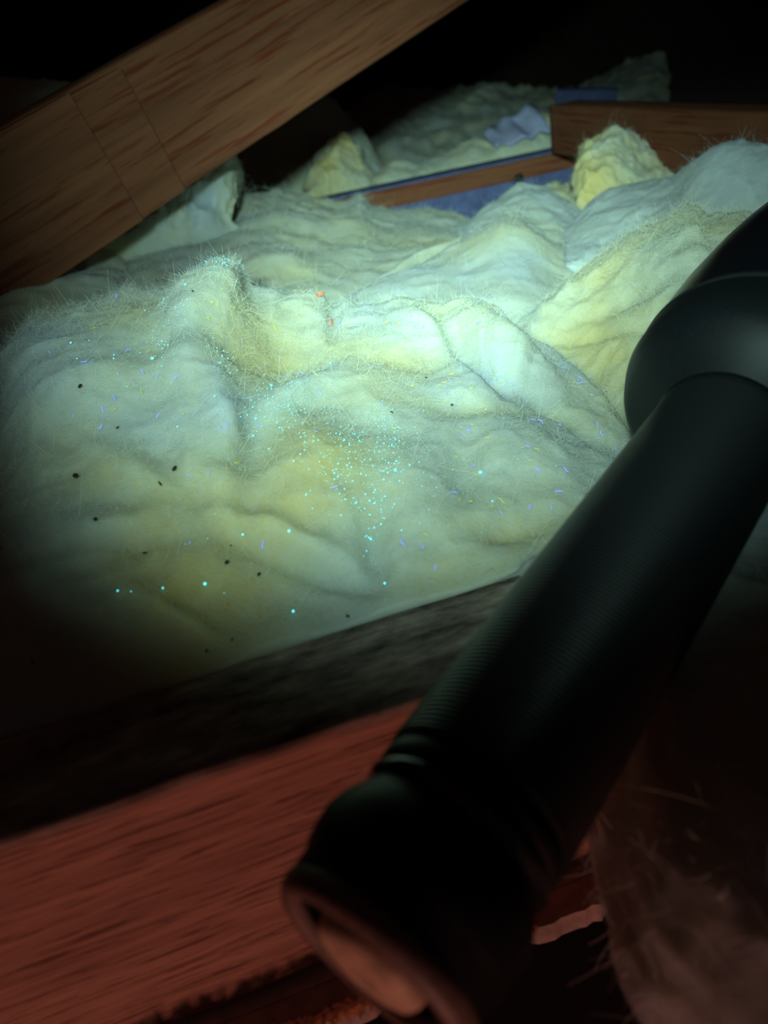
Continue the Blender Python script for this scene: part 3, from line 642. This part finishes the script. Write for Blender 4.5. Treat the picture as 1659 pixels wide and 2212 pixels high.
for (x, y, r) in [(333, 780, .9), (404, 620, .7), (1042, 1022, .9), (856, 1020, .7), (718, 790, .7), (444, 1263, .65), (635, 1326, .55), (628, 1146, .6), (524, 1152, .5), (541, 944, .55), (547, 907, .6), (155, 745, .55), (622, 882, .6), (615, 725, .5), (352, 1276, .4), (257, 1281, .4), (835, 1266, .5), (798, 1171, .5), (473, 788, .5), (590, 838, .7)]:
    p, n = onheap(x, y); o = link('glowing_speck', cy); o.location = p + n * 0.0012; o.scale = (r * 0.0008,) * 3
    tag(o, 'round cyan glowing speck resting on the wool heap', 'speck', 'larger cyan specks on the wool heap')

def curl_mesh(name, mat, seed):
    r = np.random.default_rng(seed); n = 7; V = []; F = []
    ang = r.uniform(0, 6); k = r.uniform(-3.5, 3.5); p = np.zeros(3); pts_ = [p.copy()]
    for i in range(n):
        ang += k / n + r.normal(0, 0.25); p = p + np.array([math.cos(ang), math.sin(ang), r.normal(0, 0.25)]) / n; pts_.append(p.copy())
    pts_ = np.array(pts_) - np.mean(pts_, 0)
    for i, q in enumerate(pts_):
        t = pts_[min(i + 1, n)] - pts_[max(i - 1, 0)]; t /= np.linalg.norm(t); s1 = np.cross(t, (0, 0, 1)); s1 /= np.linalg.norm(s1) + 1e-9; s2 = np.cross(t, s1)
        w_ = 0.065 * (1 - 0.5 * abs(2 * i / n - 1))
        for j_ in range(4): V.append(q + w_ * (math.cos(j_ * math.pi / 2) * s1 + math.sin(j_ * math.pi / 2) * s2))
    for i in range(n):
        for j_ in range(4): a = i * 4 + j_; b = i * 4 + (j_ + 1) % 4; F.append((a, b, b + 4, a + 4))
    F += [(3, 2, 1, 0), tuple(n * 4 + j_ for j_ in range(4))]
    return mesh(name, V, F, mat)
def orient(o, n):
    o.rotation_euler = Vector(n).to_track_quat('Z', 'Y').to_euler()
def scatter_curls(name, mat, pts, size, label, group, seed):
    ms = [curl_mesh(name, mat, seed + k) for k in range(7)]
    for i, (x, y) in enumerate(pts):
        p, n = onheap(x, y); o = link(name, ms[i % 7]); o.location = p + n * 0.0014; orient(o, n)
        s_ = rng.uniform(*size); o.scale = (s_, s_, s_); tag(o, label, 'fibre', group)
yp = [(160, 803), (320, 765), (420, 810), (500, 665), (541, 628), (455, 656), (862, 705), (786, 741), (456, 833), (303, 850), (1158, 713), (960, 830), (975, 815), (1158, 978), (876, 964), (920, 1158), (1080, 1085), (1240, 830), (985, 990), (340, 775), (1275, 860), (1110, 700), (545, 798), (680, 812), (212, 838), (246, 890), (397, 898), (1020, 1090), (855, 930), (1000, 870), (715, 760), (1170, 1005), (990, 1085), (1060, 1100), (470, 1000), (510, 1005), (425, 1060)] + [tuple(q) for q in poly_sample([(300, 700), (600, 720), (1000, 850), (1150, 1000)], 30, 90, 80)]
scatter_curls('yellow_fibre', M_YEL, yp, (0.0016, 0.0034), 'tiny bright yellow fibre lying on the wool heap', 'yellow fibres on the wool heap', 100)
bp_ = [(1210, 799), (1250, 830), (888, 688), (1040, 700), (915, 713), (1050, 760), (110, 767), (255, 645), (390, 640), (345, 815), (385, 820), (735, 700), (740, 720), (610, 820), (830, 880), (720, 915), (1150, 915), (1165, 917), (1205, 925), (1275, 857), (1290, 920), (1300, 940), (1325, 975), (870, 1180), (910, 1190), (942, 1228), (1030, 1010), (1015, 930), (1000, 945), (412, 1030), (455, 1025), (413, 1178), (570, 1170), (160, 900), (310, 810), (345, 905), (540, 660), (790, 660), (1140, 1100), (1188, 1098), (975, 1070), (1080, 1110), (680, 940), (725, 1060)] + [tuple(q) for q in poly_sample([(120, 760), (400, 900), (900, 760), (1250, 950)], 34, 80, 70)]
scatter_curls('blue_fibre', M_BLU, bp_, (0.0016, 0.0036), 'tiny violet-blue curled fibre lying on the wool heap', 'violet-blue fibres on the wool heap', 200)

# red paper flakes
def flake(name, x, y, l, wd, ang, label):
    p, n = onheap(x, y); V = []; F = []
    m = 5
    for i in range(m + 1):
        t = i / m - 0.5
        for sgn in (-1, 1):
            for h_ in (0, 1): V.append((t * l, sgn * wd * (0.6 + 0.4 * math.cos(t * 3)) * (1 + 0.2 * math.sin(i * 2.3)), 0.0003 * h_ + 0.0006 * math.sin(t * 5)))
    for i in range(m):
        a = i * 4; F += [(a, a + 4, a + 6, a + 2), (a + 1, a + 3, a + 7, a + 5), (a, a + 1, a + 5, a + 4), (a + 2, a + 6, a + 7, a + 3)]
    F += [(0, 2, 3, 1), (m * 4, m * 4 + 1, m * 4 + 3, m * 4 + 2)]
    o = link(name, mesh(name, V, F, M_RED, False)); o.location = p + n * 0.0016
    q = Vector(n).to_track_quat('Z', 'Y'); o.rotation_euler = (q.to_matrix() @ Matrix.Rotation(ang, 3, 'Z')).to_euler()
    tag(o, label, 'flake')
flake('red_flake', 688, 641, 0.0050, 0.0010, -0.5, 'red flake on the very crest of the wool heap')
flake('red_flake', 710, 700, 0.0042, 0.0008, 1.1, 'red flake in a fold just below the crest of the wool heap')

crumbs = [(175, 836, 1.0, 1.5), (207, 1128, .95, 1.1), (492, 1220, .85, 1.3), (165, 1031, 1.3, 2.0), (317, 1199, .5, 2.2), (380, 1016, 1.0, 1.7), (559, 1242, .7, 1.1), (349, 1045, .5, 1.5), (448, 1406, .6, 1.0), (255, 930, .5, 1.2), (495, 1183, .4, .5), (976, 880, .7, .9), (1358, 800, .4, .6), (418, 633, .5, .8), (920, 820, .5, .7), (753, 1333, .6, .8), (500, 1387, .4, .9), (845, 893, .5, .9), (2, 1193, .9, 1.6), (70, 1430, .5, .7)]
cm = [blob_mesh('dark_crumb', M_CRUMB, k + 40, 1.0, 0.7, 0.55) for k in range(4)]
for i, (x, y, a, b) in enumerate(crumbs):
    p, n = onheap(x, y); o = link('dark_crumb', cm[i % 4]); o.location = p + n * 0.0011
    q = Vector(n).to_track_quat('Z', 'Y'); o.rotation_euler = (q.to_matrix() @ Matrix.Rotation(rng.uniform(0, 3), 3, 'Z')).to_euler()
    o.scale = (b * 0.00075, a * 0.0010, a * 0.0010)
    tag(o, 'small black crumb lying on the wool heap', 'crumb', 'black crumbs on the wool heap')
